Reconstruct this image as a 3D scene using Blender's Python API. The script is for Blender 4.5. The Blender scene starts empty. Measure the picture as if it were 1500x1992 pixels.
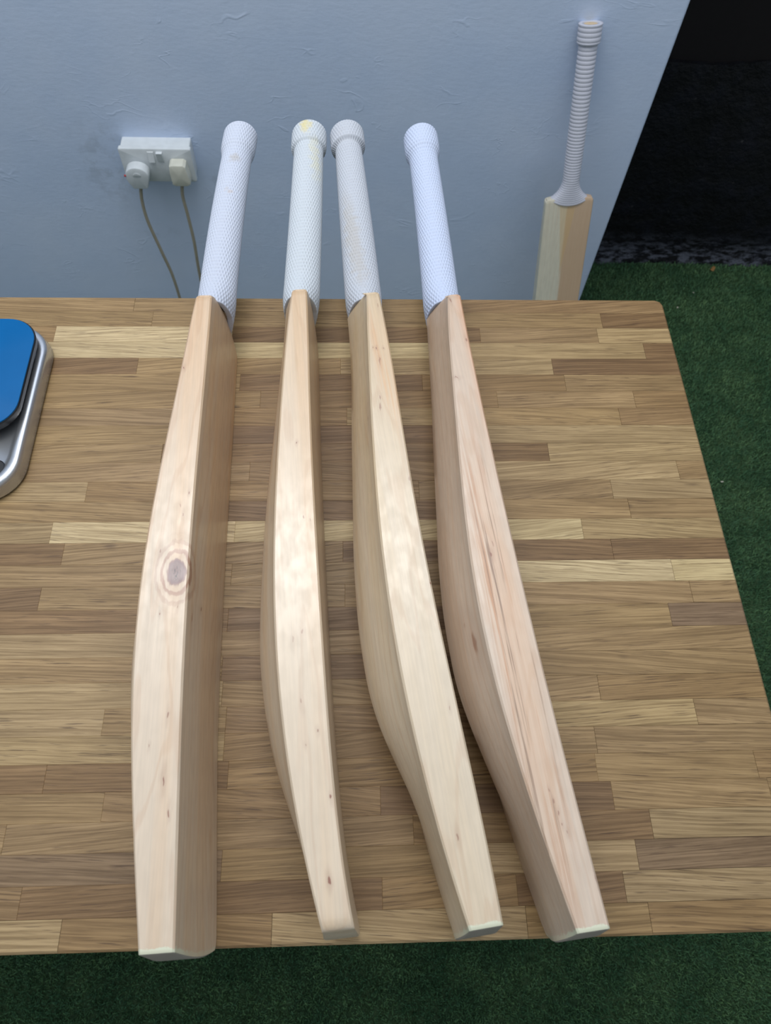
import bpy, math, random
import numpy as np
from mathutils import Matrix, Vector

C = bpy.context.scene.collection
T = 0.935                                  # height of the table top above the turf

# ------------------------------------------------------------------ camera
FPX, PITCH, YAW, ROLL = 1425.68, 1.08477, 0.088297, 0.071354
CAM = Vector((-0.363896, -0.617284, 0.638000 + T))
cy, sy = math.cos(YAW), math.sin(YAW)
fwd = Vector((sy * math.cos(PITCH), cy * math.cos(PITCH), -math.sin(PITCH)))
right = Vector((cy, -sy, 0)); up = right.cross(fwd)
r2 = math.cos(ROLL) * right + math.sin(ROLL) * up
u2 = -math.sin(ROLL) * right + math.cos(ROLL) * up
cd = bpy.data.cameras.new('camera'); cam = bpy.data.objects.new('camera', cd); C.objects.link(cam)
M = Matrix((r2, u2, -fwd)).transposed().to_4x4(); M.translation = CAM
cam.matrix_world = M
cd.sensor_fit = 'VERTICAL'; cd.sensor_height = 36.0; cd.sensor_width = 27.1
cd.lens = FPX * 36.0 / 1992.0
cd.clip_start = 0.01
cd.dof.use_dof = True; cd.dof.focus_distance = 0.74; cd.dof.aperture_fstop = 11.0
bpy.context.scene.camera = cam

# ------------------------------------------------------------------ light and exposure
sc = bpy.context.scene
sc.view_settings.view_transform = 'Standard'; sc.view_settings.look = 'None'
sc.view_settings.exposure = 0.0; sc.view_settings.gamma = 1.0
sc.view_settings.use_curve_mapping = False
w = bpy.data.worlds.new('world'); sc.world = w; w.use_nodes = True
w.node_tree.nodes['Background'].inputs[0].default_value = (0.80, 0.90, 1.0, 1)
w.node_tree.nodes['Background'].inputs[1].default_value = 0.43

def area(name, loc, target, sx, sy_, power, color):
    l = bpy.data.lights.new(name, 'AREA'); l.shape = 'RECTANGLE'; l.size = sx; l.size_y = sy_
    l.energy = power; l.color = color
    o = bpy.data.objects.new(name, l); C.objects.link(o); o.location = loc
    d = Vector(target) - Vector(loc)
    o.rotation_euler = d.to_track_quat('-Z', 'Y').to_euler()
    return o
area('ceiling_panel_light', (-0.58, 0.38, T + 1.75), (-0.58, 0.38, 0), 1.0, 0.26, 15, (1.0, 0.98, 0.95))
area('ceiling_bounce_light', (-0.8, -0.02, T + 1.9), (-0.8, -0.02, 0), 3.2, 1.6, 25, (0.92, 0.96, 1.0))

# ------------------------------------------------------------------ helpers
def s2l(r, g, b):
    f = lambda c: (c / 255) / 12.92 if c / 255 <= 0.04045 else ((c / 255 + 0.055) / 1.055) ** 2.4
    return (f(r), f(g), f(b), 1.0)

def tag(o, label=None, cat=None, group=None, kind=None):
    if label: o['label'] = label
    if cat: o['category'] = cat
    if group: o['group'] = group
    if kind: o['kind'] = kind
    return o

def empty(name, loc=(0, 0, 0), rotz=0):
    o = bpy.data.objects.new(name, None); C.objects.link(o); o.location = loc
    o.rotation_euler = (0, 0, rotz); o.empty_display_size = 0.05
    return o

def obj(name, verts, faces, mat, parent=None, smooth=None):
    me = bpy.data.meshes.new(name)
    if isinstance(verts, np.ndarray) and isinstance(faces, np.ndarray):
        n, k = faces.shape
        me.vertices.add(len(verts)); me.vertices.foreach_set('co', verts.astype(np.float32).ravel())
        me.loops.add(n * k); me.loops.foreach_set('vertex_index', faces.astype(np.int32).ravel())
        me.polygons.add(n)
        me.polygons.foreach_set('loop_start', np.arange(0, n * k, k, dtype=np.int32))
        me.update(calc_edges=True); me.validate()
    else:
        me.from_pydata([tuple(v) for v in verts], [], [tuple(f) for f in faces]); me.update()
    if mat: me.materials.append(mat)
    if smooth is not None:
        me.polygons.foreach_set('use_smooth', [True] * len(me.polygons))
        if smooth < 179: me.set_sharp_from_angle(angle=math.radians(smooth))
    o = bpy.data.objects.new(name, me); C.objects.link(o)
    if parent is not None: o.parent = parent
    return o

def loft(rings, cap=True, close=True, centres=None):
    """rings: list of equal-length point lists -> verts, faces"""
    V = []; F = []; k = len(rings[0])
    for r in rings: V += [tuple(p) for p in r]
    for i in range(len(rings) - 1):
        for j in range(k if close else k - 1):
            a = i * k + j; b = i * k + (j + 1) % k
            F.append((a, b, b + k, a + k))
    if cap:
        for base, rev in ((0, True), ((len(rings) - 1) * k, False)):
            c = len(V); pts = V[base:base + k]
            V.append(tuple(centres[0 if rev else 1]) if centres else tuple(sum(p[i] for p in pts) / k for i in range(3)))
            for j in range(k):
                a = base + j; b = base + (j + 1) % k
                F.append((b, a, c) if rev else (a, b, c))
    return V, F

def bevel_box(x0, x1, y0, y1, z0, z1, c):
    """box with a chamfer round its top edge and its vertical edges"""
    def ring(ins, z):
        a, b, d, e = x0 + ins, x1 - ins, y0 + ins, y1 - ins
        k = c if ins == 0 else c * 0.6
        return [(a + k, d, z), (b - k, d, z), (b, d + k, z), (b, e - k, z), (b - k, e, z), (a + k, e, z), (a, e - k, z), (a, d + k, z)]
    return loft([ring(c, z0), ring(0, z0 + c), ring(0, z1 - c), ring(c, z1)])

def round_rect(cx, cyy, hx, hy, r, z, n=8):
    pts = []
    for qx, qy, a0 in ((1, 1, 0), (-1, 1, 90), (-1, -1, 180), (1, -1, 270)):
        for i in range(n + 1):
            a = math.radians(a0 + 90 * i / n)
            pts.append((cx + qx * (hx - r) + r * math.cos(a), cyy + qy * (hy - r) + r * math.sin(a), z))
    return pts

def tube(path, rad, n=10):
    rings = []
    P = [Vector(p) for p in path]
    for i, p in enumerate(P):
        t = (P[min(i + 1, len(P) - 1)] - P[max(i - 1, 0)]).normalized()
        a = t.cross(Vector((0, 1, 0)));
        if a.length < 0.01: a = t.cross(Vector((1, 0, 0)))
        a.normalize(); b = t.cross(a)
        rr = rad[i] if isinstance(rad, (list, tuple)) else rad
        rings.append([p + rr * (math.cos(2 * math.pi * j / n) * a + math.sin(2 * math.pi * j / n) * b) for j in range(n)])
    return loft(rings)

def smooth_path(pts, m=8):
    out = []
    P = [Vector(p) for p in pts]
    for i in range(len(P) - 1):
        p0, p1, p2, p3 = P[max(i - 1, 0)], P[i], P[i + 1], P[min(i + 2, len(P) - 1)]
        for j in range(m):
            t = j / m
            out.append(0.5 * ((2 * p1) + (p2 - p0) * t + (2 * p0 - 5 * p1 + 4 * p2 - p3) * t * t + (3 * p1 - p0 - 3 * p2 + p3) * t ** 3))
    out.append(P[-1]); return out

# ------------------------------------------------------------------ node helper
class NT:
    def __init__(s, name):
        s.m = bpy.data.materials.new(name); s.m.use_nodes = True; s.t = s.m.node_tree
        s.b = s.t.nodes['Principled BSDF']
    def n(s, typ, **kw):
        nd = s.t.nodes.new(typ)
        for k, v in kw.items(): setattr(nd, k, v)
        return nd
    def l(s, a, b): s.t.links.new(a, b)
    def put(s, v, sock):
        if hasattr(v, 'is_output') or isinstance(v, bpy.types.NodeSocket): s.l(v, sock)
        else: sock.default_value = v
    def math(s, op, a, b=0.0, c=0.0, clamp=False):
        nd = s.n('ShaderNodeMath', operation=op); nd.use_clamp = clamp
        s.put(a, nd.inputs[0]); s.put(b, nd.inputs[1]); s.put(c, nd.inputs[2]); return nd.outputs[0]
    def vm(s, op, a, b=(0, 0, 0)):
        nd = s.n('ShaderNodeVectorMath', operation=op); s.put(a, nd.inputs[0]); s.put(b, nd.inputs[1])
        return nd.outputs['Value'] if op in ('LENGTH', 'DISTANCE', 'DOT_PRODUCT') else nd.outputs[0]
    def coord(s, which='Object'): return s.n('ShaderNodeTexCoord').outputs[which]
    def mapping(s, v, scale=(1, 1, 1), loc=(0, 0, 0), rot=(0, 0, 0)):
        nd = s.n('ShaderNodeMapping'); s.put(v, nd.inputs[0]); nd.inputs['Location'].default_value = loc
        nd.inputs['Scale'].default_value = scale; nd.inputs['Rotation'].default_value = rot; return nd.outputs[0]
    def noise(s, v, scale=1.0, detail=3.0, rough=0.5, dist=0.0):
        nd = s.n('ShaderNodeTexNoise'); s.put(v, nd.inputs['Vector']); nd.inputs['Scale'].default_value = scale
        nd.inputs['Detail'].default_value = detail; nd.inputs['Roughness'].default_value = rough
        nd.inputs['Distortion'].default_value = dist; return nd.outputs[0]
    def rng(s, v, a, b, c=0.0, d=1.0, smooth=True):
        nd = s.n('ShaderNodeMapRange', interpolation_type='SMOOTHSTEP' if smooth else 'LINEAR'); s.put(v, nd.inputs[0])
        for i, x in enumerate((a, b, c, d)): nd.inputs[i + 1].default_value = x
        return nd.outputs[0]
    def mix(s, f, a, b, mode='MIX'):
        nd = s.n('ShaderNodeMix', data_type='RGBA', blend_type=mode); nd.clamp_factor = True
        s.put(f, nd.inputs[0]); s.put(a, nd.inputs[6]); s.put(b, nd.inputs[7]); return nd.outputs[2]
    def sep(s, v):
        nd = s.n('ShaderNodeSeparateXYZ'); s.put(v, nd.inputs[0]); return nd.outputs
    def comb(s, x, y, z):
        nd = s.n('ShaderNodeCombineXYZ'); s.put(x, nd.inputs[0]); s.put(y, nd.inputs[1]); s.put(z, nd.inputs[2]); return nd.outputs[0]
    def bump(s, h, strength=0.3, dist=0.001):
        nd = s.n('ShaderNodeBump'); nd.inputs['Strength'].default_value = strength
        nd.inputs['Distance'].default_value = dist; s.put(h, nd.inputs['Height']); s.l(nd.outputs[0], s.b.inputs['Normal'])
    def out(s, col=None, rough=None, spec=None, metal=None):
        if col is not None: s.put(col, s.b.inputs['Base Color'])
        if rough is not None: s.put(rough, s.b.inputs['Roughness'])
        if spec is not None: s.put(spec, s.b.inputs['Specular IOR Level'])
        if metal is not None: s.put(metal, s.b.inputs['Metallic'])
        return s.m

def simple(name, col, rough=0.5, spec=0.5, metal=0.0, grain=0.04, gscale=60):
    t = NT(name); n = t.noise(t.coord(), gscale, 3)
    k = t.rng(n, 0.3, 0.7, 1 - grain, 1 + grain)
    c = t.mix(1.0, col, t.comb(k, k, k), 'MULTIPLY')
    return t.out(c, rough, spec, metal)

# ------------------------------------------------------------------ materials
def mat_oak():
    t = NT('oiled_oak')
    info = t.n('ShaderNodeObjectInfo'); R = info.outputs['Random']
    co = t.coord()
    ang = t.math('MULTIPLY', t.math('SUBTRACT', t.math('FRACT', t.math('MULTIPLY', R, 7.31)), 0.5), 0.22)
    vr = t.n('ShaderNodeVectorRotate', rotation_type='Z_AXIS'); t.l(co, vr.inputs['Vector']); t.l(ang, vr.inputs['Angle'])
    off = t.comb(t.math('MULTIPLY', R, 37.0), t.math('MULTIPLY', R, 91.0), t.math('MULTIPLY', R, 53.0))
    p = t.vm('ADD', vr.outputs[0], off)
    wob = t.noise(t.mapping(p, (5, 14, 14)), 1.0, 2)
    sx, sy_, sz = t.sep(p)
    yy = t.math('ADD', sy_, t.math('MULTIPLY', wob, 0.011))
    q = t.comb(sx, yy, sz)
    broad = t.noise(t.mapping(q, (2.0, 70, 40)), 1.0, 3, 0.6)
    lines = t.noise(t.mapping(q, (9.0, 560, 200)), 1.0, 5, 0.7)
    pores = t.noise(t.mapping(q, (38, 1150, 600)), 1.0, 2, 0.5)
    blot = t.noise(t.mapping(p, (9, 22, 20)), 1.0, 3, 0.6)
    k = t.rng(lines, 0.33, 0.67, 0.67, 1.26)
    k2 = t.rng(broad, 0.25, 0.75, 0.90, 1.08)
    k3 = t.rng(blot, 0.25, 0.75, 0.88, 1.10)
    kk = t.math('MULTIPLY', t.math('MULTIPLY', k, k2), k3)
    col = t.mix(1.0, info.outputs['Color'], t.comb(kk, t.math('POWER', kk, 1.12), t.math('POWER', kk, 1.3)), 'MULTIPLY')
    pm = t.rng(pores, 0.57, 0.70, 0.0, 0.75)
    pm = t.math('MULTIPLY', pm, t.rng(broad, 0.35, 0.6, 0.15, 1.0))
    col = t.mix(pm, col, s2l(70, 48, 30))
    # a few small knots
    vo = t.n('ShaderNodeTexVoronoi'); t.l(t.mapping(p, (7, 16, 9)), vo.inputs['Vector']); vo.inputs['Scale'].default_value = 1.0
    kn = t.rng(vo.outputs['Distance'], 0.02, 0.07, 1.0, 0.0)
    col = t.mix(t.math('MULTIPLY', kn, 0.55), col, s2l(66, 46, 32))
    t.bump(t.math('ADD', lines, t.math('MULTIPLY', pores, 0.5)), 0.18, 0.0006)
    return t.out(col, t.rng(lines, 0.3, 0.7, 0.52, 0.42), 0.35)

def mat_willow(name, pale, warm, seed, marks=(), knots=(), streaks=None, toe=True, ringk=0.10, warmside=0.0, lineamt=0.10):
    """object coordinates: x across the face, y along the blade, z across its width"""
    pale = tuple(c * 0.83 for c in pale[:3]) + (1.0,); warm = tuple(c * 0.83 for c in warm[:3]) + (1.0,)
    t = NT(name); co = t.coord()
    p = t.vm('ADD', co, (seed * 1.7, seed * 3.1, seed * 0.9))
    X, Y, Z = t.sep(co)
    big = t.noise(t.mapping(p, (22, 3.2, 20)), 1.0, 2, 0.5)
    big2 = t.noise(t.mapping(p, (60, 4.0, 60)), 1.0, 3, 0.5)
    # growth rings: planes across the width, wandering along the blade
    rz = t.math('ADD', Z, t.math('MULTIPLY', t.math('ADD', big, t.math('MULTIPLY', big2, 0.25)), 0.055))
    rz = t.math('ADD', rz, t.math('MULTIPLY', Y, 0.012))
    s = t.math('SINE', t.math('MULTIPLY', rz, 2 * math.pi / 0.0085))
    line = t.rng(s, 0.72, 1.0, 0.0, 1.0)
    fine = t.noise(t.mapping(p, (520, 14, 520)), 1.0, 3, 0.6)
    mott = t.noise(t.mapping(p, (140, 60, 140)), 1.0, 2, 0.5)
    band = t.noise(t.mapping(p, (70, 1.6, 70)), 1.0, 2, 0.5)
    wy = t.math('ADD', t.rng(Y, 0.10, 0.56, 0.0, 0.75), t.rng(band, 0.35, 0.7, -0.25, 0.35), clamp=True)
    col = t.mix(wy, pale, warm)
    if warmside:
        col = t.mix(t.math('MULTIPLY', t.rng(X, -0.012, 0.0, 0.0, warmside), t.rng(Y, 0.2, 0.45, 0.15, 1.0)), col, s2l(205, 148, 105))
    kk = t.math('MULTIPLY', t.rng(fine, 0.3, 0.7, 1 - lineamt * 0.5, 1 + lineamt * 0.5), t.rng(mott, 0.3, 0.7, 0.975, 1.025))
    col = t.mix(1.0, col, t.comb(kk, kk, kk), 'MULTIPLY')
    col = t.mix(t.math('MULTIPLY', line, ringk * 2.2), col, s2l(176, 128, 84))
    wob = t.vm('MULTIPLY', t.vm('SUBTRACT', t.n('ShaderNodeTexNoise').outputs['Color'], (0.5, 0.5, 0.5)), (0.004, 0.008, 0.004))
    for nd in t.t.nodes:
        if nd.type == 'TEX_NOISE' and not nd.inputs['Vector'].is_linked:
            t.l(t.mapping(p, (260, 90, 260)), nd.inputs['Vector']); nd.inputs['Scale'].default_value = 1.0
    wco = t.vm('ADD', co, wob)
    if streaks:
        cx, cyy, cz, ax, ay, az, amt, hue = streaks
        # heartwood: long brown strands that run along the blade
        d = t.vm('LENGTH', t.vm('DIVIDE', t.vm('SUBTRACT', wco, (cx, cyy, cz)), (ax, ay, az)))
        reg = t.rng(d, 0.35, 1.0, 1.0, 0.0)
        st = t.noise(t.mapping(co, (300, 5, 300), (seed, 0, 0), (0, 0, 0.03)), 1.0, 4, 0.6)
        st1 = t.noise(t.mapping(co, (90, 3, 90), (seed * 2, 1, 0), (0, 0, 0.03)), 1.0, 2, 0.5)
        m = t.math('MULTIPLY', t.math('MULTIPLY', t.rng(st, 0.42, 0.54, 0.0, 1.0), t.rng(st1, 0.40, 0.52, 0.15, 1.0)), reg)
        col = t.mix(t.math('MULTIPLY', m, amt), col, hue)
        col = t.mix(t.math('MULTIPLY', reg, 0.30 * amt), col, s2l(206, 150, 96))
        m2 = t.math('MULTIPLY', t.rng(st, 0.58, 0.68, 0.0, 1.0), reg)
        col = t.mix(t.math('MULTIPLY', m2, amt), col, s2l(120, 84, 52))
    for (kx, ky, kz, rx, ry, rz_, amt) in knots:
        d = t.vm('LENGTH', t.vm('DIVIDE', t.vm('SUBTRACT', wco, (kx, ky, kz)), (rx, ry, rz_)))
        halo = t.rng(d, 0.2, 1.0, 1.0, 0.0)
        ring = t.rng(t.math('SINE', t.math('MULTIPLY', d, 30.0)), -0.4, 0.8, 0.1, 1.0)
        col = t.mix(t.math('MULTIPLY', t.math('MULTIPLY', halo, ring), 0.9 * amt), col, s2l(150, 98, 76))
        core = t.rng(d, 0.24, 0.36, 1.0, 0.0)
        col = t.mix(t.math('MULTIPLY', core, 0.9 * amt), col, s2l(112, 84, 84))
        crack = t.math('MULTIPLY', t.rng(t.noise(t.mapping(wco, (700, 260, 700)), 1.0, 3, 0.6), 0.56, 0.60, 0.0, 1.0), t.rng(d, 0.10, 0.22, 1.0, 0.0))
        col = t.mix(t.math('MULTIPLY', crack, amt), col, s2l(46, 32, 28))
    acc = None
    for (mx, my, mz, rx, ry, rz_, amt) in marks:
        d = t.vm('LENGTH', t.vm('DIVIDE', t.vm('SUBTRACT', wco, (mx, my, mz)), (rx, ry, rz_)))
        mk = t.math('ADD', t.rng(d, 0.25, 0.55, amt, 0.0), t.rng(d, 0.3, 2.4, amt * 0.28, 0.0))
        acc = mk if acc is None else t.math('MAXIMUM', acc, mk)
    if acc is not None:
        col = t.mix(acc, col, s2l(128, 72, 44))
    if toe:
        nz = t.noise(t.mapping(co, (330, 330, 330)), 1.0, 2)
        Yb = t.math('ADD', Y, t.math('MULTIPLY', t.math('SINE', t.math('MULTIPLY', t.math('SUBTRACT', 1.0, t.math('DIVIDE', Z, 0.095)), math.pi * 0.75)), 0.006))
        edge = t.math('ADD', Yb, t.math('MULTIPLY', t.math('SUBTRACT', nz, 0.5), 0.006))
        col = t.mix(t.math('MULTIPLY', t.rng(edge, 0.0032, 0.0040, 1.0, 0.0), t.rng(Z, 0.06, 0.088, 0.45, 1.0)), col, s2l(206, 206, 180))
        nn = t.n('ShaderNodeTexCoord').outputs['Normal']; ny = t.sep(nn)[1]
        end = t.math('MULTIPLY', t.rng(ny, -0.75, -0.45, 1.0, 0.0), t.rng(Y, 0.02, 0.03, 1.0, 0.0))
        col = t.mix(end, col, s2l(158, 146, 136))
    t.bump(t.math('ADD', fine, t.math('MULTIPLY', mott, 0.7)), 0.10, 0.0005)
    return t.out(col, t.rng(mott, 0.3, 0.7, 0.40, 0.32), 0.95)

def mat_grip(name, col, stains=()):
    t = NT(name); co = t.coord(); n = t.noise(co, 90, 3)
    c = t.mix(t.rng(n, 0.4, 0.8, 0.0, 0.12), col, s2l(190, 192, 196))
    wv = t.vm('ADD', co, t.vm('MULTIPLY', t.vm('SUBTRACT', t.comb(t.noise(co, 120, 2), t.noise(co, 97, 2), n), (0.5, 0.5, 0.5)), (0.02, 0.02, 0.02)))
    for (x, y, z, rx, ry, rz_, amt, sc_) in stains:
        d = t.vm('LENGTH', t.vm('DIVIDE', t.vm('SUBTRACT', wv, (x, y, z)), (rx, ry, rz_)))
        c = t.mix(t.rng(d, 0.3, 1.0, amt, 0.0), c, sc_)
    return t.out(c, 0.62, 0.3)

def mat_wall():
    t = NT('blue_grey_wall_paint'); co = t.coord()
    a = t.noise(co, 3.0, 4, 0.6); b = t.noise(t.mapping(co, (14, 14, 9)), 1.0, 4, 0.6)
    f = t.noise(t.mapping(co, (60, 60, 150)), 1.0, 4, 0.6); g = t.noise(co, 9.0, 2)
    c = t.mix(t.rng(a, 0.3, 0.7), s2l(192, 209, 236), s2l(202, 216, 239))
    # scuffed dirty patch beside the socket
    sc1 = None
    for (x, z, rx, rz_, amt) in ((0.10, 0.51, 0.12, 0.14, 0.28), (0.32, 0.46, 0.07, 0.05, 0.2), (0.16, 0.33, 0.06, 0.03, 0.2)):
        d = t.vm('LENGTH', t.vm('DIVIDE', t.vm('SUBTRACT', co, (x, 0.0, z)), (rx, 5.0, rz_)))
        m = t.math('MULTIPLY', t.rng(d, 0.2, 1.0, amt, 0.0), t.rng(t.noise(co, 26, 4, 0.7), 0.45, 0.65))
        sc1 = m if sc1 is None else t.math('MAXIMUM', sc1, m)
    c = t.mix(sc1, c, s2l(132, 140, 148))
    # trowel ridges and blobs under the paint
    rid = t.rng(t.math('ABSOLUTE', t.math('SUBTRACT', t.noise(t.mapping(co, (5, 5, 11)), 1.0, 3, 0.6, 0.6), 0.5)), 0.0, 0.012, 1.0, 0.0)
    rid = t.math('MULTIPLY', rid, t.rng(g, 0.50, 0.66, 0.0, 1.0))
    vo = t.n('ShaderNodeTexVoronoi'); t.l(co, vo.inputs['Vector']); vo.inputs['Scale'].default_value = 9.0
    blob = t.math('MULTIPLY', t.rng(vo.outputs['Distance'], 0.02, 0.07, 1.0, 0.0), t.rng(g, 0.52, 0.6, 0.0, 1.0))
    h = t.math('ADD', t.math('ADD', t.math('MULTIPLY', b, 0.8), t.math('MULTIPLY', f, 0.22)), t.math('ADD', t.math('MULTIPLY', rid, 0.25), t.math('MULTIPLY', blob, 0.6)))
    t.bump(h, 0.36, 0.004)
    return t.out(c, 0.55, 0.3)

def mat_black():
    t = NT('black_painted_masonry'); co = t.coord(); X, Y, Z = t.sep(co)
    n = t.noise(co, 14, 5, 0.65); n2 = t.noise(co, 60, 4, 0.7); n3 = t.noise(t.mapping(co, (22, 22, 60)), 1.0, 4, 0.7)
    c = t.mix(t.rng(n, 0.4, 0.7), s2l(7, 8, 11), s2l(17, 19, 28))
    low = t.rng(Z, 0.0, 0.12, 1.0, 0.0)
    flake = t.math('MULTIPLY', t.rng(n3, 0.44, 0.60, 0.0, 1.0), low)
    c = t.mix(t.math('MULTIPLY', flake, 0.85), c, s2l(100, 104, 116))
    vo = t.n('ShaderNodeTexVoronoi'); t.l(co, vo.inputs['Vector']); vo.inputs['Scale'].default_value = 34.0
    sp = t.math('MULTIPLY', t.rng(vo.outputs['Distance'], 0.05, 0.16, 1.0, 0.0), t.rng(n, 0.50, 0.6, 0.0, 1.0))
    c = t.mix(t.math('MULTIPLY', sp, 0.30), c, s2l(96, 92, 92))
    t.bump(t.math('ADD', n, n2), 0.8, 0.008)
    return t.out(c, 0.6, 0.25)

def mat_turf(pile):
    t = NT('green_turf_fibre' if pile else 'green_turf_backing'); co = t.coord()
    n = t.noise(co, 11, 4, 0.6); n2 = t.noise(co, 160, 2)
    c = t.mix(t.rng(n, 0.35, 0.65), s2l(82, 122, 82), s2l(116, 152, 102))
    if pile:
        g = t.n('ShaderNodeNewGeometry')
        c = t.mix(t.rng(g.outputs['Random Per Island'], 0, 1, 0.0, 0.75, False), c, s2l(66, 106, 84))
        c = t.mix(t.rng(g.outputs['Random Per Island'], 0.90, 1.0, 0.0, 0.5, False), c, s2l(104, 144, 92))
    else:
        c = t.mix(0.72, c, s2l(14, 34, 20))
        t.bump(n2, 1.0, 0.004)
    return t.out(c, 0.7, 0.25)

OAK = mat_oak()
WHITE = simple('white_socket_plastic', s2l(206, 212, 216), 0.35)
CREAM = simple('cream_plug_plastic', s2l(204, 204, 192), 0.4)
CABLE = simple('grey_beige_cable_sheath', s2l(150, 144, 128), 0.5)
RED = simple('red_plastic', s2l(170, 40, 40), 0.5)
DARKP = simple('black_plastic', s2l(18, 18, 20), 0.3)
WALL = mat_wall(); BLACK = mat_black(); TURF = mat_turf(True); BACKING = mat_turf(False)
PINE = simple('pine_frame_wood', s2l(170, 130, 88), 0.6)

# ------------------------------------------------------------------ setting: floor and walls
def box(name, x0, x1, y0, y1, z0, z1, mat, parent=None, origin=None):
    ox, oy, oz = origin or (x0, y0, z0)
    V = [(x - ox, y - oy, z - oz) for z in (z0, z1) for x, y in ((x0, y0), (x1, y0), (x1, y1), (x0, y1))]
    F = [(3, 2, 1, 0), (4, 5, 6, 7), (0, 1, 5, 4), (1, 2, 6, 5), (2, 3, 7, 6), (3, 0, 4, 7)]
    o = obj(name, V, F, mat, parent); o.location = (ox, oy, oz); return o

WY = 0.79          # face of the grey wall
BY = 1.058         # face of the black wall
tag(box('floor', -2.2, 2.2, -2.0, BY + 0.1, -0.05, 0.0, BACKING), kind='structure')
# grey wall: a nib standing 12 cm proud of the black wall, rounded plaster corner
rr = 0.006; xe = 0.2435
prof = [(-2.2, WY)] + [(xe - rr + rr * math.sin(a), WY + rr - rr * math.cos(a)) for a in [math.radians(d) for d in (0, 22, 45, 67, 90)]] + [(xe, BY + 0.02), (-2.2, BY + 0.02)]
V, F = loft([[(x + 0.98, y - WY, z) for x, y in prof] for z in (0.0, 2.6)])
gw = obj('wall_back', V, F, WALL); gw.location = (-0.98, WY, 0); tag(gw, kind='structure')
tag(box('wall_right', xe, 2.2, BY + 0.006, BY + 0.1, T - 0.350, 2.6, simple('dark_brown_black_wall', s2l(24, 21, 22), 0.7, 0.2)), kind='structure')
# rough black plinth with an uneven top edge and lumpy face
random.seed(4)
nx, nz = 90, 40; V = []; F = []
for j in range(nz + 1):
    for i in range(nx + 1):
        x = xe + (2.2 - xe) * i / nx; z = (T - 0.342) * j / nz
        bulge = 0.006 * math.sin(x * 9 + z * 7) + random.uniform(-0.002, 0.002) + 0.014 * max(0, 1 - z / 0.06) ** 2
        zz = z + (0.004 * math.sin(x * 23) + random.uniform(-0.002, 0.002) if j == nz else 0)
        V.append((x - xe, -bulge, zz))
for j in range(nz):
    for i in range(nx):
        a = j * (nx + 1) + i; F.append((a, a + 1, a + nx + 2, a + nx + 1))
b0 = len(V)
for i in range(nx + 1):
    v = V[nz * (nx + 1) + i]; V.append((v[0], 0.03, v[2]))
for i in range(nx):
    a = nz * (nx + 1) + i; F.append((a, a + 1, b0 + i + 1, b0 + i))
pl = obj('trim_1', V, F, BLACK, None, 60); pl.location = (xe, BY, 0); tag(pl, kind='structure')

# turf pile: short curled fibres, one mass
rng = np.random.default_rng(3)
def turf():
    zones = [(-1.15, 0.50, -0.96, -0.60, 110000), (-0.05, 1.05, -0.60, 0.25, 98000), (0.20, 1.15, 0.25, BY - 0.012, 85000), (-1.5, -0.05, -0.60, WY - 0.004, 75000), (-0.05, 0.20, 0.25, 0.46, 5000), (-0.05, 0.20, 0.60, WY - 0.004, 5000), (-1.6, -1.15, -0.96, -0.60, 14000), (0.5, 1.05, -0.96, -0.60, 22000)]
    V = []; F = []; base = 0
    for x0, x1, y0, y1, n in zones:
        x = rng.uniform(x0, x1, n); y = rng.uniform(y0, y1, n)
        if y1 > WY:
            m = ~((y > WY - 0.004) & (x < xe + 0.004)); x = x[m]; y = y[m]; n = len(x)
        m = np.ones(n, bool)
        for lx in (-1.18, -0.20):
            for ly in (-0.14, -0.54):
                m &= ~((x > lx - .012) & (x < lx + .072) & (y > ly - .012) & (y < ly + .072))
        x = x[m]; y = y[m]; n = len(x)
        a = rng.uniform(0, 2 * np.pi, n); hgt = rng.uniform(0.005, 0.010, n); wd = rng.uniform(0.0007, 0.0013, n)
        la = rng.uniform(0, 2 * np.pi, n); ll = rng.uniform(0.001, 0.007, n)
        dx, dy = np.cos(a) * wd, np.sin(a) * wd; lx, ly = np.cos(la) * ll, np.sin(la) * ll
        P = np.stack([np.stack([x - dx, y - dy, 0 * x], 1), np.stack([x + dx, y + dy, 0 * x], 1),
                      np.stack([x + dx * .6 + lx, y + dy * .6 + ly, hgt], 1), np.stack([x - dx * .6 + lx, y - dy * .6 + ly, hgt], 1)], 1)
        V.append(P.reshape(-1, 3)); F.append(np.arange(4 * n).reshape(-1, 4) + base); base += 4 * n
    o = obj('turf_pile', np.concatenate(V), np.concatenate(F), TURF)
    tag(o, 'dark green artificial turf covering the floor around the table', 'turf', kind='stuff')
turf()

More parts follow.
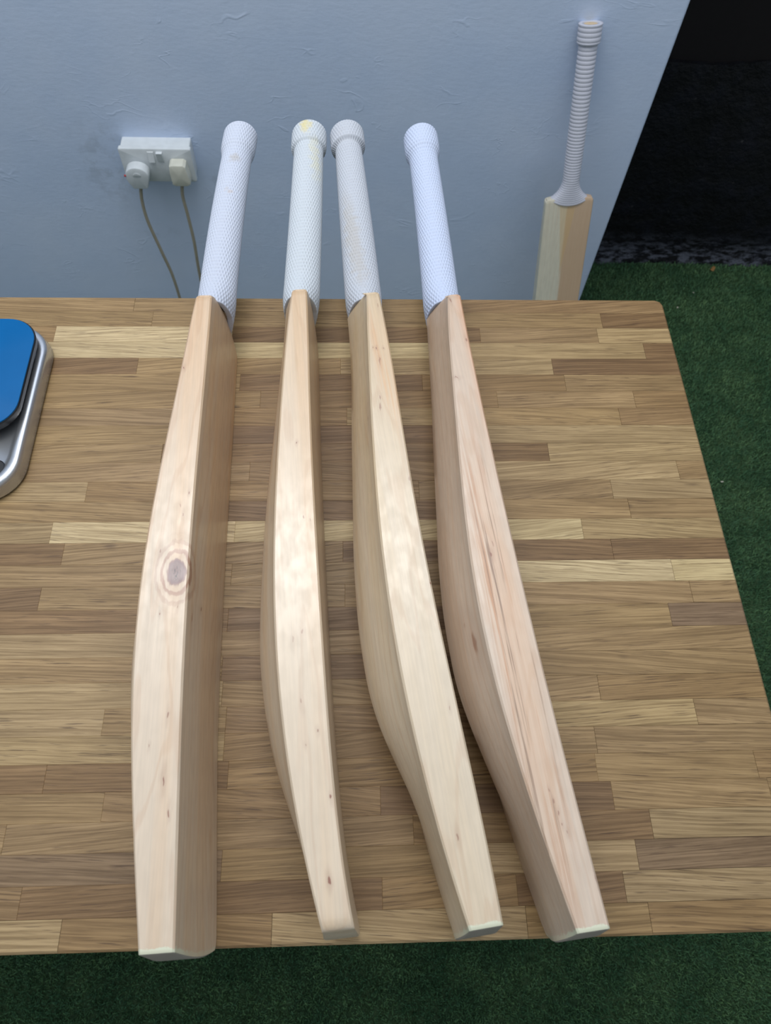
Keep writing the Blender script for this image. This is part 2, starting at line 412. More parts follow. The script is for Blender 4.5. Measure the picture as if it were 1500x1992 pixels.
# ------------------------------------------------------------------ table
SW = 0.648 / 29; TH = 0.038
TONE = dict(L=s2l(184, 162, 121), l=s2l(156, 131, 92), M=s2l(145, 118, 80), m=s2l(137, 109, 72), D=s2l(123, 95, 62), G=s2l(122, 98, 72))
XL = -1.32
ROWS = [  # tones and joint positions (mm) from left to right
 ('MMm', (-614, -250)), ('MMD', (-591, -78)), ('mLDMl', (-695, -500, -221, -86)), ('LLlD', (-500, -262, -36)),
 ('DMlD', (-599, -379, -144)), ('MDmM', (-487, -290, -133)), ('MmMm', (-464, -210, -60)), ('MmlMm', (-500, -372, -260, -80)),
 ('MDl', (-495, -255)), ('MDDl', (-560, -350, -163)), ('MmlM', (-470, -240, -31)), ('lmMl', (-628, -300, -104)),
 ('MDMM', (-500, -255, -90)), ('lLLl', (-654, -480, -141)), ('DMDDD', (-639, -376, -262, -115)), ('MMLL', (-480, -255, -60)),
 ('DMMMM', (-652, -374, -262, -47)), ('DDMG', (-480, -255, -72)), ('lMM', (-485, -250)), ('MDDM', (-482, -330, -235)),
 ('lMMm', (-480, -330, -150)), ('lMmlM', (-578, -475, -220, -68)), ('lmMM', (-475, -330, -160)), ('DDmMm', (-618, -470, -163, -26)),
 ('MmDMM', (-568, -345, -153, -20)), ('MMmDl', (-641, -319, -225, -125)), ('GMlG', (-470, -300, -141)), ('mDmDl', (-620, -345, -240, -155)),
 ('lmlMm', (-586, -429, -235, -139))]
random.seed(11)
table = empty('work_table', (-0.65, -0.324, 0)); tag(table, 'butcher block oak table with laminated staves carrying four bats', 'table')
inv = Vector((0.65, 0.324, 0))
for k, (tones, joints) in enumerate(ROWS):
    xs = [XL] + [j / 1000 for j in joints] + [0.0]
    y1 = -k * SW; y0 = y1 - SW
    for i in range(len(xs) - 1):
        segs = [(xs[i], xs[i + 1])]
        if i == 0: c_ = random.uniform(-1.12, -0.85); segs = [(XL, c_), (c_, xs[1])]
        for sgi, (a, b) in enumerate(segs):
            g = 0.00003
            cx_, cy_ = (a + b) / 2, (y0 + y1) / 2
            x0_, x1_ = a - cx_ + g, b - cx_ - g; ya, yb = y0 - cy_ + g * .5, y1 - cy_ - g * .5
            c = 0.00014
            ct = [c] * 4     # chamfers: left, right, front, back
            if b == 0.0: ct[1] = 0.0022
            if k == 28: ct[2] = 0.0018
            if k == 0: ct[3] = 0.0022
            top = 0.0 + random.uniform(-0.00008, 0.00008)
            ca = 0.008 if (b == 0.0 and k == 0) else 0.0
            def rg(l, r, f, bk, z):
                p = [(x0_ + l, ya + f, z), (x1_ - r, ya + f, z)]
                if ca: p += [(x1_ - r, yb - bk - ca, z), (x1_ - r - ca * .3, yb - bk - ca * .3, z), (x1_ - r - ca, yb - bk, z)]
                else: p += [(x1_ - r, yb - bk, z)]
                return p + [(x0_ + l, yb - bk, z)]
            V, F = loft([rg(0, 0, 0, 0, -TH), rg(0, 0, 0, 0, top - max(ct) if max(ct) > c else top - c), rg(*ct, top)], cap=False)
            kk = len(rg(0, 0, 0, 0, 0)); F.append(tuple(range(2 * kk, 3 * kk))); F.append(tuple(reversed(range(kk))))
            o = obj('stave', V, F, OAK, table)
            o.location = Vector((cx_, cy_, T)) + inv
            tn = TONE[tones[i]] if sgi == len(segs) - 1 else TONE[random.choice('MlmD')]
            v = random.uniform(0.94, 1.06); o.color = (tn[0] * v, tn[1] * v, tn[2] * v * random.uniform(0.95, 1.05), 1)
for nm, a in (('apron', (XL + .1, -.1, -.58, -.55)), ('apron', (XL + .1, -.1, -.10, -.07)), ('apron', (XL + .1, XL + .13, -.55, -.10)), ('apron', (-.13, -.1, -.55, -.10))):
    V, F = bevel_box(a[0], a[1], a[2], a[3], T - TH - 0.09, T - TH, 0.002)
    o = obj(nm, V, F, PINE, table); o.location = inv
for lx, ly in ((XL + .14, -.14), (-.20, -.14), (XL + .14, -.54), (-.20, -.54)):
    V, F = bevel_box(lx, lx + .06, ly, ly + .06, 0.0, T - TH, 0.003)
    o = obj('leg', V, F, PINE, table); o.location = inv

# ------------------------------------------------------------------ cricket bats
H = 0.095
def interp(u, pts, deg=None):
    a = np.array(sorted(pts)); 
    if deg: return np.polyval(np.polyfit(a[:, 0], a[:, 1], deg), u)
    # Catmull-like smoothing: average of a few shifted linear interpolations
    return sum(np.interp(u + s, a[:, 0], a[:, 1]) for s in (-18, -12, -6, 0, 6, 12, 18)) / 7

def blade_mesh(face, back, spine, shear=((0, 0), (580, 0)), toe_r=0.002, ush=(559, 571), N=72, square=False):
    zs = np.array([0.0013, 0.003, 0.006, 0.0095, 0.014, 0.020, 0.028, 0.038, 0.0475, 0.057, 0.067, 0.075, 0.081, 0.0855, 0.089, 0.092, H - 0.0013])
    def usz(z):
        s = 1 - abs(2 * z / H - 1)
        if square: return (ush[0] + 2 * min(1, s * 4)) / 1000
        return (float(np.interp(s, [0, 0.06, 0.2, 0.5, 1.0], [ush[0] - 3, ush[0], ush[0] + 0.4 * (ush[1] - ush[0]), ush[0] + 0.78 * (ush[1] - ush[0]), ush[1]]))) / 1000
    def utz(z):
        return -0.006 * math.sin(math.pi * (1 - z / H) * 0.75)
    def cut(r, d): return 0.0 if d >= r else r - math.sqrt(max(0.0, r * r - (r - d) ** 2))
    def vf(um): return float(interp(um, face, 5)) / 1000
    def te(um): return max(0.010, (float(interp(um, face, 5)) - float(interp(um, back, 6))) / 1000)
    def sp(um): return float(interp(um, spine)) / 1000
    rings = []
    toe_d = [0.0, 0.0009, 0.0018, 0.003, 0.005, 0.008, 0.0115]
    ts = [-1.0 - i for i in range(7)] + list(np.linspace(0.028, 1, N)) + [1.5, 2.0]
    for t in ts:
        tt = min(1, max(0, t)); ring = []
        def pt(z, side, ins=0.0):
            ua, ub = utz(z), usz(z)
            u = ua + (ub - ua) * tt
            dd = toe_d[int(-1 - t)] if t < 0 else 1.0
            if t < 0: u = ua + dd
            if t == 1: u -= 0.0030
            if t == 1.5: u -= 0.0009
            um = min(max(u * 1000, 0), 566)
            f = vf(um); e = te(um); s_ = max(sp(um), e * 1000 / 1000 + 0.002)
            s = 1 - abs(2 * z / H - 1); g = s * s * (3 - 2 * s) * 0.55 + 0.45 * s
            if side == 'f': v = f - 0.0008 * (1 - s) ** 2 - ins
            elif side == 'b': v = f - (e + (s_ - e) * g) + ins
            else: v = f - e * side
            v += float(interp(um, shear)) / 1000 * (1 - z / H)
            if t < 0:
                lo, hi = cut(0.011, dd), H - cut(toe_r, dd)
                z = lo + z * (hi - lo) / H
            if t in (-1.0, 1.5, 2.0):
                cv, cz = f - s_ * 0.45, H / 2
                k = {-1.0: 0.0012, 1.5: 0.0009, 2.0: 0.003}[t]
                v += k if v < cv else -k
                z = min(max(z, k), H - k) if t > 0 else z + (k if z < H / 2 else -k) * (0.0 if 0.02 < z < H - 0.02 else 1.0)
            return (v, u, z)
        for z in zs: ring.append(pt(z, 'f'))
        ring.append(pt(H, 'f', 0.0013))
        for q in (0.33, 0.66): ring.append(pt(H, q))
        ring.append(pt(H, 'b', 0.0013))
        for z in zs[::-1]: ring.append(pt(z, 'b'))
        ring.append(pt(0.0, 'b', 0.0013))
        for q in (0.66, 0.33): ring.append(pt(0.0, q))
        ring.append(pt(0.0, 'f', 0.0013))
        rings.append(ring)
    V, F = loft(rings, cap=False)
    k = len(rings[0]); nzs = len(zs)
    for base, rev in ((0, False), ((len(rings) - 1) * k, True)):
        fs = [(base + i, base + i + 1, base + k - 6 - i, base + k - 5 - i) for i in range(nzs - 1)]
        fs.append(tuple(base + i for i in (nzs - 1, nzs, nzs + 1, nzs + 2, nzs + 3, nzs + 4)))
        fs.append(tuple(base + i for i in (k - 5, k - 4, k - 3, k - 2, k - 1, 0)))
        F += [tuple(reversed(f)) for f in fs] if rev else fs
    return V, F

def grip_mesh(cen, rad, u0, u1, knob_u, knob_r, z0=H / 2, nθ=152, step=0.84, tex='pit', collar=0.0):
    us = np.arange(u0, u1 + 0.01, step); n = len(us)
    th = np.linspace(0, 2 * np.pi, nθ, endpoint=False)
    c = interp(us, cen, 2); r = interp(us, rad, 2)
    k = 1 / (1 + np.exp(-(us - knob_u) / (1.2 if collar else 3.0)))
    r = r * (1 - k) + knob_r * k
    if collar: r -= collar * np.exp(-((us - knob_u + 3) / 1.6) ** 2)
    e = np.clip((us - (u1 - 5)) / 5, 0, 1); r = r - 5 * (1 - np.sqrt(np.maximum(0, 1 - e * e))) * 0.8
    b = np.clip((u0 + 24 - us) / 24, 0, 1); r = r - 2.6 * b * b
    flare = 15.5 * np.clip((616 - us) / 46, 0, 1) ** 2.0
    U, TH_ = np.meshgrid(us, th, indexing='ij')
    p = 5.0; row = U / p
    ph = np.pi * (np.floor(row) % 2)
    a = (1 - np.cos(38 * TH_ + ph)) / 2; q = (1 - np.cos(2 * np.pi * row)) / 2
    d = -1.7 * a ** 1.3 * q ** 1.2 + 0.25 * (1 - a) * q
    Rr = r[:, None] + d * (1 - e[:, None]) 
    zz = z0 + (Rr + flare[:, None]) * np.sin(TH_) / 1000
    ss = np.clip(1 - np.abs(2 * zz / H - 1), 0, 1)
    U = U + (np.interp(ss, [0, 0.06, 0.2, 0.5, 1.0], [556, 559, 563.8, 568.4, 571]) - 571) * np.clip(1 - (U - u0) / 30, 0, 1)
    V = np.stack([(c[:, None] + Rr * np.cos(TH_)) / 1000, U / 1000, z0 + (Rr + flare[:, None]) * np.sin(TH_) / 1000], -1)
    # closing lips
    def lip(i, rr_, uu):
        return np.stack([(c[i] + rr_ * np.cos(th)) / 1000, np.full(nθ, uu / 1000), z0 + rr_ * np.sin(th) / 1000], -1)[None]
    L0 = V[0].copy(); L0[:, 0] = c[0] / 1000 + (L0[:, 0] - c[0] / 1000) * 0.7; L0[:, 2] = z0 + (L0[:, 2] - z0) * 0.8; L0[:, 1] += 0.002
    V = np.concatenate([L0[None], V, lip(-1, 12.5, us[-1] + 0.3), lip(-1, 12.5, us[-1] - 6)])
    m = V.shape[0]; V = V.reshape(-1, 3)
    I, J = np.meshgrid(np.arange(m - 1), np.arange(nθ), indexing='ij'); J2 = (J + 1) % nθ
    F = np.stack([I * nθ + J, (I + 1) * nθ + J, (I + 1) * nθ + J2, I * nθ + J2], -1).reshape(-1, 4)
    return V, F

def handle_mesh(cen, u0, u1, r=12.4, z0=H / 2):
    rings = []
    for u in np.linspace(u0, u1 - 1.5, 16):
        c = float(interp(u, cen, 2)); rr_ = r
        rings.append([((c + rr_ * math.cos(a)) / 1000, u / 1000, z0 + rr_ * math.sin(a) / 1000) for a in np.linspace(0, 2 * math.pi, 24, endpoint=False)])
    c = float(interp(u1, cen, 2))
    rings.append([((c + (r - 1.2) * math.cos(a)) / 1000, (u1 - 0.5) / 1000, z0 + (r - 1.2) * math.sin(a) / 1000) for a in np.linspace(0, 2 * math.pi, 24, endpoint=False)])
    return loft(rings)

SP2 = [(0, 24), (29, 26), (56, 31), (80, 37.5), (111, 46), (147, 52), (194, 56), (234, 55.5), (332, 49.5), (398, 43), (451, 38), (518, 32), (580, 28)]
SP3 = [(0, 27), (30, 31), (60, 35), (80, 39), (107, 46), (136, 55), (172, 61), (227, 61), (291, 56.5), (352, 50), (419, 44), (493, 36.5), (580, 29)]
SP4 = [(0, 27), (30, 31), (64, 36), (101, 45), (141, 54.5), (181, 61), (239, 61), (292, 57), (322, 53), (386, 46), (466, 37), (525, 32), (580, 28)]
SP1 = [(u, t_ + 1.5) for u, t_ in SP2]
BATS = {
 1: dict(o=(-0.4791, -0.6454), d=(-0.0425, 0.9991), shear=[(0, 10.7), (55, 10.7), (150, 10.5), (240, 12.0), (362, 12.4), (480, 11.7), (580, 11.7)], spine=SP1,
   face=[(565, 0), (532, -.2), (457, -1.9), (373, -4.1), (313, -4.9), (264, -5.9), (177, -5.1), (96, -3), (25, -.9), (0, 0)],
   back=[(565, -14.4), (533, -18.7), (476, -24.1), (424, -29.9), (375, -35.2), (329, -38.9), (286, -43), (253, -43.5), (204, -43.9), (154, -41.6), (113, -37.9), (68, -32.5), (33, -27.9), (0, -23.2)],
   cen=[(560, -6), (617, -4), (690, 0.5), (786, 6.5), (842, 11.5), (866, 14)], rad=[(560, 20), (617, 19.6), (690, 19), (786, 17.8), (866, 17)], knob=(829, 20.4, 868, 0)),
 2: dict(o=(-0.3653, -0.6353), d=(-0.0802, 0.9968), shear=[(0, 3.2), (50, 2.2), (150, 3.0), (330, 5.4), (462, 6.3), (580, 7.2)], spine=SP2,
   face=[(562, 0), (504, -1.3), (414, -4.8), (348, -5.9), (288, -7), (212, -7.8), (140, -7.4), (84, -6.5), (40, -4.3), (0, 0)],
   back=[(563, -13.8), (535, -18.8), (478, -25.3), (416, -32.5), (359, -37.4), (306, -41.2), (225, -45), (170, -43.5), (119, -40.4), (72, -35.2), (35, -28.6), (-4, -20.9)],
   cen=[(560, -10.5), (608, -5.2), (684, 1.5), (763, 8), (836, 14.5), (866, 17.2)], rad=[(560, 19.6), (608, 19.6), (684, 18.8), (763, 18.4), (866, 17.5)], knob=(830, 21.6, 862, 0.3)),
 3: dict(o=(-0.2687, -0.6359), d=(-0.1249, 0.9922), shear=[(0, -1.5), (580, -1.5)], spine=SP3,
   face=[(564, 0), (538, -.1), (488, 0.2), (424, -.9), (358, -3.1), (304, -4.1), (222, -3.5), (166, -2), (106, -1.3), (60, 0), (0, 0)],
   back=[(566, -11.5), (510, -18.6), (445, -25.5), (394, -31.3), (346, -34.8), (294, -37.8), (257, -40.9), (198, -40.7), (145, -38.8), (95, -35.5), (50, -30.8), (-1, -22.9)],
   cen=[(555, -13.5), (613, -9.3), (678, -5.5), (755, -1), (807, 2.2), (855, 5), (868, 6)], rad=[(560, 19.6), (613, 19.4), (678, 19), (755, 17.5), (807, 17)], knob=(838, 21.2, 869, 1.0)),
 4: dict(o=(-0.199, -0.6397), d=(-0.1039, 0.9946), shear=[(0, -1.5), (580, -1.5)], spine=SP4,
   face=[(558, 0), (515, -1.2), (454, -2.7), (419, -3.7), (360, -4), (314, -4), (279, -5), (197, -4.2), (125, -3.5), (65, -1.8), (0, 0)],
   back=[(560, -12.5), (532, -17.3), (475, -24.2), (413, -31.3), (364, -35.8), (311, -40), (255, -44.8), (202, -43.7), (150, -42.5), (103, -36.1), (63, -33.5), (26, -26.2), (0, -22.7)],
   cen=[(553, -13), (607, -8.4), (677, -2.9), (755, 2.4), (861, 9.1), (866, 9.5)], rad=[(560, 19.6), (607, 19.2), (677, 18.6), (755, 17.6), (866, 17)], knob=(828, 21.5, 866, 0)),
}
def mk(u, v, ru=4, rv=1.0, amt=0.8, z=95): return (v / 1000, u / 1000, z / 1000, rv / 1000, ru / 1000, 0.004, amt)
MARKS = {
 1: [mk(468, -36, 3, 1), mk(467, -22, 3, 1.3), mk(334, -10, 3.5, 1.2), mk(322, -17, 4, .8, .5), mk(314, -14, 4, .8, .5), mk(227, -27, 2, 1, .7), mk(232, -13, 3, 1, .7), mk(150, -15, 6, 1, .6), mk(104, -15, 9, 1.5, .9), mk(84, -10, 6, .8, .7), mk(128, -27, 3, .8, .6), mk(281, -30, 5, 1.4, .6),
     (0.0, 0.228, 0.082, 0.02, 0.010, 0.0018, 0.8), (0.0, 0.242, 0.062, 0.02, 0.005, 0.002, 0.6), (0.0, 0.255, 0.080, 0.010, 0.020, 0.012, 0.3)],
 2: [mk(376, -20, 3, 1.1, .8), mk(303, -17, 4, 1.0, .6), mk(299, -12, 5, .9, .5), mk(204, -24, 5, 1.6, .45), mk(198, -31, 6, 1.6, .3), mk(149, -27, 6, 1.6, .4), mk(127, -17, 3, 1, .6), mk(82, -10, 4, 1.2, .8), mk(30, -15, 5, 1.6, .95), mk(118, -26, 2, 1, .4)],
 3: [mk(486, -17, 2, .9, .9), mk(486, -13, 2.4, 1.2, 1.0), mk(485, -7, 2, .7, .7), mk(470, -13, 9, 1.4, .5), mk(538, -5, 8, 1.6, .35), mk(428, -19, 6, 1.4, .5), mk(418, -20, 9, 1.8, .5), mk(242, -5, 3, 1.3, .9), mk(222, -3, 16, 1.0, .6), mk(144, -9, 4, 1, .5), mk(56, -20, 5, 1.4, .6), mk(340, -6, 6, 1.2, .4),
     (-0.030, 0.41, 0.085, 0.005, 0.020, 0.004, 0.6), (-0.030, 0.39, 0.078, 0.005, 0.016, 0.003, 0.5)],
 4: [mk(549, -12, 5, 1.0, .7), mk(497, -5, 6, 1.8, .55), mk(454, -23, 2, 4, .5), mk(272, -26, 5, 1.8, .85), mk(281, -23, 6, 1.0, .6), mk(81, -20, 3, 1.0, .5), mk(74, -18, 3, 1.0, .6), mk(67, -17, 3, 1.2, .6), mk(88, -21, 3, .8, .5), mk(60, -15, 3, .8, .5), mk(30, -3, 5, .8, .5),
     (-0.05, 0.205, 0.080, 0.012, 0.020, 0.006, 0.45), (-0.05, 0.222, 0.072, 0.012, 0.010, 0.005, 0.35)],
}
WM = {
 1: mat_willow('willow_with_knot', s2l(220, 198, 172), s2l(222, 184, 142), 1.3, MARKS[1], knots=[(-0.016, 0.262, 0.096, 0.024, 0.040, 0.034, 1.0)], ringk=0.10),
 2: mat_willow('willow_warm', s2l(222, 200, 172), s2l(220, 186, 146), 4.7, MARKS[2], toe=False, ringk=0.07),
 3: mat_willow('willow_pale', s2l(220, 200, 172), s2l(216, 190, 152), 8.2, MARKS[3], streaks=(-0.008, 0.47, 0.095, 0.014, 0.10, 0.012, 0.5, s2l(206, 156, 104)), ringk=0.08),
 4: mat_willow('willow_pink_with_heartwood', s2l(216, 194, 172), s2l(212, 182, 154), 12.9, MARKS[4], streaks=(-0.024, 0.20, 0.099, 0.021, 0.26, 0.014, 1.0, s2l(160, 100, 52)), ringk=0.08, warmside=0.6),
}
GM = {
 1: mat_grip('white_rubber_grip', s2l(192, 198, 212), [(0.012, 0.800, 0.068, 0.010, 0.014, 0.01, 0.4, s2l(170, 158, 140)), (0.005, 0.745, 0.068, 0.006, 0.006, 0.01, 0.35, s2l(190, 170, 150))]),
 2: mat_grip('white_rubber_grip_yellowed', s2l(194, 200, 206), [(0.012, 0.850, 0.070, 0.009, 0.022, 0.012, 0.75, s2l(214, 200, 140)), (0.020, 0.800, 0.055, 0.008, 0.06, 0.02, 0.45, s2l(212, 206, 170))]),
 3: mat_grip('white_rubber_grip_soiled', s2l(186, 190, 198), [(-0.012, 0.66, 0.062, 0.012, 0.11, 0.02, 0.45, s2l(176, 168, 156)), (0.0, 0.85, 0.05, 0.02, 0.02, 0.02, 0.35, s2l(170, 165, 165))]),
 4: mat_grip('bright_white_rubber_grip', s2l(190, 200, 222)),
}
CANE = simple('cane_handle_wood', s2l(206, 182, 146), 0.6)
LB = {1: 'leftmost bat, beside the kitchen scale, with a large dark ringed knot',
      2: 'second bat from the left, warm plain wood and a yellow-stained white grip end',
      3: 'third bat from the left, pale wood with pin knots near the shoulder, soiled grip',
      4: 'pinkish bat nearest the bare table end, with brown heartwood streaks'}
for b, p in BATS.items():
    ang = math.atan2(p['d'][1], p['d'][0]) - math.pi / 2
    r = empty('cricket_bat', (p['o'][0], p['o'][1], T + 0.0002), ang)
    tag(r, LB[b], 'cricket bat', 'cricket bats standing on edge on the table')
    V, F = blade_mesh(p['face'], p['back'], p['spine'], p['shear'], toe_r=0.007 if b == 2 else 0.0022)
    obj('blade', V, F, WM[b], r, 28)
    ku, kr, ke, col = p['knob']
    cen = p['cen']
    V, F = grip_mesh(cen, p['rad'], 569, ke, ku, kr, collar=col)
    obj('grip', V, F, GM[b], r, 180)
    V, F = handle_mesh(cen, 572, ke - 1)
    obj('handle', V, F, CANE, r, 40)

# ---- the fifth bat, leaning against the wall with its toe on the turf
def leaning_bat():
    K = Vector((0.0686, 0.768, -0.107 + T)); S_ = Vector((0.0945, 0.680, -0.412 + T)); kS = 1.07
    a = (K - S_); a.normalize()
    nrm = Vector((1, 0, 0)).cross(a); nrm = (nrm - nrm.dot(a) * a).normalized()
    if nrm.y > 0: nrm = -nrm
    wd = a.cross(nrm) ; wd.normalize()
    # local axes: x = face normal, y = along the blade, z = across the width
    zax = nrm.cross(a).normalized()
    org = S_ - a * 0.556 * kS - zax * (H / 2) * kS
    m = Matrix((nrm, a, zax)).transposed().to_4x4(); m = m @ Matrix.Scale(kS, 4); m.translation = org
    r = empty('cricket_bat'); r.matrix_world = m
    tag(r, 'bat with ribbed white grip leaning against the grey wall behind the table', 'cricket bat')
    face = [(0, 0), (100, -2), (200, -3.5), (300, -3.5), (400, -2), (500, 0), (560, 0)]
    back = [(0, -20), (100, -34), (200, -38), (300, -36), (400, -30), (500, -21), (560, -17)]
    V, F = blade_mesh(face, back, SP2, ush=(556, 558))
    wmat = mat_willow('willow_two_tone', s2l(226, 222, 202), s2l(222, 214, 192), 21.0, [], toe=False, ringk=0.05)
    # darker heartwood half of the face with a spliced V
    nt = wmat.node_tree; bs = nt.nodes['Principled BSDF']; src = bs.inputs['Base Color'].links[0].from_socket
    h = NT.__new__(NT); h.m = wmat; h.t = nt; h.b = bs
    X, Y, Z = h.sep(h.coord())
    zz = h.math('ADD', Z, h.math('MULTIPLY', h.noise(h.mapping(h.coord(), (10, 5, 60)), 1.0, 2), 0.012))
    half = h.rng(zz, 0.058, 0.053)
    v1 = h.math('SUBTRACT', h.math('MULTIPLY', h.math('SUBTRACT', Y, 0.40), 0.11), h.math('ABSOLUTE', h.math('SUBTRACT', Z, 0.050)))
    vm_ = h.rng(v1, -0.0006, 0.0006)
    c = h.mix(h.math('MULTIPLY', half, 0.7), src, s2l(188, 148, 110))
    c = h.mix(h.math('MULTIPLY', vm_, 0.45), c, s2l(206, 172, 116))
    h.put(c, bs.inputs['Base Color'])
    obj('blade', V, F, wmat, r, 28)
    # ribbed grip with a flared foot
    c0, c1 = -10.0, -8.0; u0, u1 = 548.0, 852.0
    n = 900; us = np.linspace(u0, u1, n); th = np.linspace(0, 2 * np.pi, 64, endpoint=False)
    rv = 16.2 + 0 * us; f = np.clip((592 - us) / 44, 0, 1)
    rw = 16.2 + 21.0 * f ** 2.0; rf = 16.2 - 2.6 * f; ex = (1 - 0.55 * f)[:, None]
    kb = 1 / (1 + np.exp(-(us - 822) / 1.0)); rw += 4.0 * kb; rf += 4.0 * kb
    ph = np.cumsum(np.interp(us, [548, 600, 700, 852], [1 / 3.4, 1 / 5.0, 1 / 6.6, 1 / 7.2])) * (us[1] - us[0])
    rib = 0.95 * np.abs(np.sin(np.pi * ph)) ** 0.8 * np.interp(us, [548, 600, 650], [0.35, 0.7, 1.0]) - 0.5
    cc = np.interp(us, [u0, u1], [c0, c1])
    U, A = np.meshgrid(us, th, indexing='ij')
    V = np.stack([(cc[:, None] + (rf + rib)[:, None] * np.sign(np.cos(A)) * np.abs(np.cos(A)) ** ex) / 1000,
                  (U - 4.0 * (1 - np.clip((U - u0) / 44, 0, 1)) ** 2 * np.maximum(np.cos(A), 0) ** 1.0 + 8 * (1 - np.clip((U - u0) / 44, 0, 1)) ** 2 * np.abs(np.sin(A)) ** 2) / 1000,
                  H / 2 + (rw + rib)[:, None] * np.sin(A) / 1000], -1)
    def lip(i, r_, du):
        q = V[i].copy(); q[:, 0] = (cc[i] + r_ * np.cos(th)) / 1000; q[:, 2] = H / 2 + r_ * np.sin(th) / 1000; q[:, 1] += du / 1000; return q[None]
    V = np.concatenate([V, lip(-1, 16.8, 0.4), lip(-1, 12.6, 0.2), lip(-1, 12.5, -3)])
    mm = V.shape[0]; V = V.reshape(-1, 3); k = 64
    I, J = np.meshgrid(np.arange(mm - 1), np.arange(k), indexing='ij'); J2 = (J + 1) % k
    F = np.stack([I * k + J, (I + 1) * k + J, (I + 1) * k + J2, I * k + J2], -1).reshape(-1, 4)
    obj('grip', V, F, mat_grip('ribbed_white_rubber_grip', s2l(192, 194, 206)), r, 180)['label'] = 'white grip with raised horizontal ribs'
    V, F = handle_mesh([(540, c0), (700, (c0 + c1) / 2), (852, c1)], 562, 851.5, 12.5)
    obj('handle', V, F, CANE, r, 40)
leaning_bat()

# ------------------------------------------------------------------ wall socket and plugs
def wall_thing(x, z): return Vector((x, WY, z + T))
so = empty('double_socket', wall_thing(-0.7715, -0.397)); tag(so, 'white double wall socket with two plugs in it, above the table edge', 'socket')
def panel(x0, x1, z0, z1, y0, y1, r, mat, name, parent, c=0.0015):
    """rounded slab facing -y, y1 back, y0 front"""
    cx_, cz = (x0 + x1) / 2, (z0 + z1) / 2; hx, hz = (x1 - x0) / 2, (z1 - z0) / 2
    rg = lambda ins, y: [(a, y, b) for a, b, _ in round_rect(cx_, cz, hx - ins, hz - ins, max(r - ins, 0.0005), 0, 5)]
    V, F = loft([rg(0, y1), rg(0, y0 + c), rg(c * .3, y0 + c * .3), rg(c, y0)])
    return obj(name, V, F, mat, parent, 40)
panel(-0.071, 0.071, -0.037, 0.037, -0.030, 0.0, 0.003, WHITE, 'back_box', so)
panel(-0.074, 0.074, -0.039, 0.039, -0.040, -0.030, 0.004, WHITE, 'face_plate', so, 0.003)
for sx_, tilt in ((-0.009, 1), (0.009, -1)):
    V, F = [], []
    y = -0.040; z0, z1 = 0.010, 0.033
    d0, d1 = (0.005, 0.0015) if tilt > 0 else (0.0015, 0.006)
    rg = [(-0.0065, z0), (0.0065, z0), (0.0065, z1), (-0.0065, z1)]
    V = [(sx_ + a, y, b) for a, b in rg] + [(sx_ + a * .92, y - (d0 if b == z0 else d1), b + (0.001 if b == z0 else -0.001)) for a, b in rg]
    F = [(3, 2, 1, 0), (4, 5, 6, 7), (0, 1, 5, 4), (1, 2, 6, 5), (2, 3, 7, 6), (3, 0, 4, 7)]
    obj('switch', V, F, WHITE, so)
for x_ in (-0.060, 0.060):
    V, F = tube([(x_, -0.0398, 0.0), (x_, -0.0408, 0.0)], 0.0022, 12); obj('screw', V, F, simple('screw_steel', s2l(150, 150, 150), 0.3, 0.5, 1.0), so)
def outline_slab(pts, y0, y1, mat, name, parent, c=0.003):
    cx_ = sum(p[0] for p in pts) / len(pts); cz = sum(p[1] for p in pts) / len(pts)
    def rg(ins, y):
        out = []
        for a, b in pts:
            d = math.hypot(a - cx_, b - cz); k = (d - ins) / d; out.append((cx_ + (a - cx_) * k, y, cz + (b - cz) * k))
        return out
    V, F = loft([rg(0.002, y1), rg(0, y1 - 0.002), rg(0, y0 + c), rg(c * .3, y0 + c * .3), rg(c, y0)])
    return obj(name, V, F, mat, parent, 35)
pl = empty('mains_plug', wall_thing(-0.814, -0.405)); pl.location.y = WY - 0.0403
tag(pl, 'rounded white mains plug in the left side of the wall socket, with red mark', 'plug', 'plugs in the wall socket')
pts = [(0.024 * math.cos(a), 0.000 + 0.020 * math.sin(a)) for a in np.linspace(0, math.pi, 15)] + [(-0.0245, -0.008), (-0.020, -0.020), (-0.014, -0.031), (0.012, -0.031), (0.016, -0.028), (0.022, -0.010)]
outline_slab(pts, -0.024, 0.0, WHITE, 'plug_body', pl)
V, F = tube([(-0.0225, -0.0225, 0.001), (-0.026, -0.0225, 0.001)], 0.0022, 10); obj('fuse_mark', V, F, RED, pl)['label'] = 'small red mark on the side of the plug'
outline_slab([(a * .35, b * .35 + .002) for a, b in pts[:15]] + [(-.006, 0.0), (.006, 0.0)], -0.0248, -0.0225, WHITE, 'finger_dimple', pl, 0.0005)
cx0, cz0 = -0.814, -0.405
path = [(cx0 - 0.001, -0.012, cz0 - 0.028), (-0.822, -0.014, -0.469), (-0.823, -0.016, -0.524), (-0.812, -0.018, -0.611), (-0.803, -0.018, -0.69), (-0.803, -0.018, -0.80), (-0.812, -0.018, -0.89), (-0.83, -0.030, -0.92), (-0.87, -0.08, -0.922)]
V, F = tube(smooth_path([(x - cx0, y, z - cz0) for x, y, z in path]), 0.0036, 10); obj('cable', V, F, CABLE, pl, 180)
p2 = empty('mains_plug', wall_thing(-0.727, -0.402)); p2.location.y = WY - 0.0403
tag(p2, 'cream mains plug in the right side of the wall socket, squarer in shape', 'plug', 'plugs in the wall socket')
pts = [(-0.018, -0.012), (-0.0185, 0.004), (-0.016, 0.021), (-0.012, 0.024), (0.012, 0.024), (0.017, 0.020), (0.0195, 0.0), (0.0215, -0.016), (0.020, -0.022), (0.014, -0.026), (-0.012, -0.026), (-0.018, -0.022)][::-1]
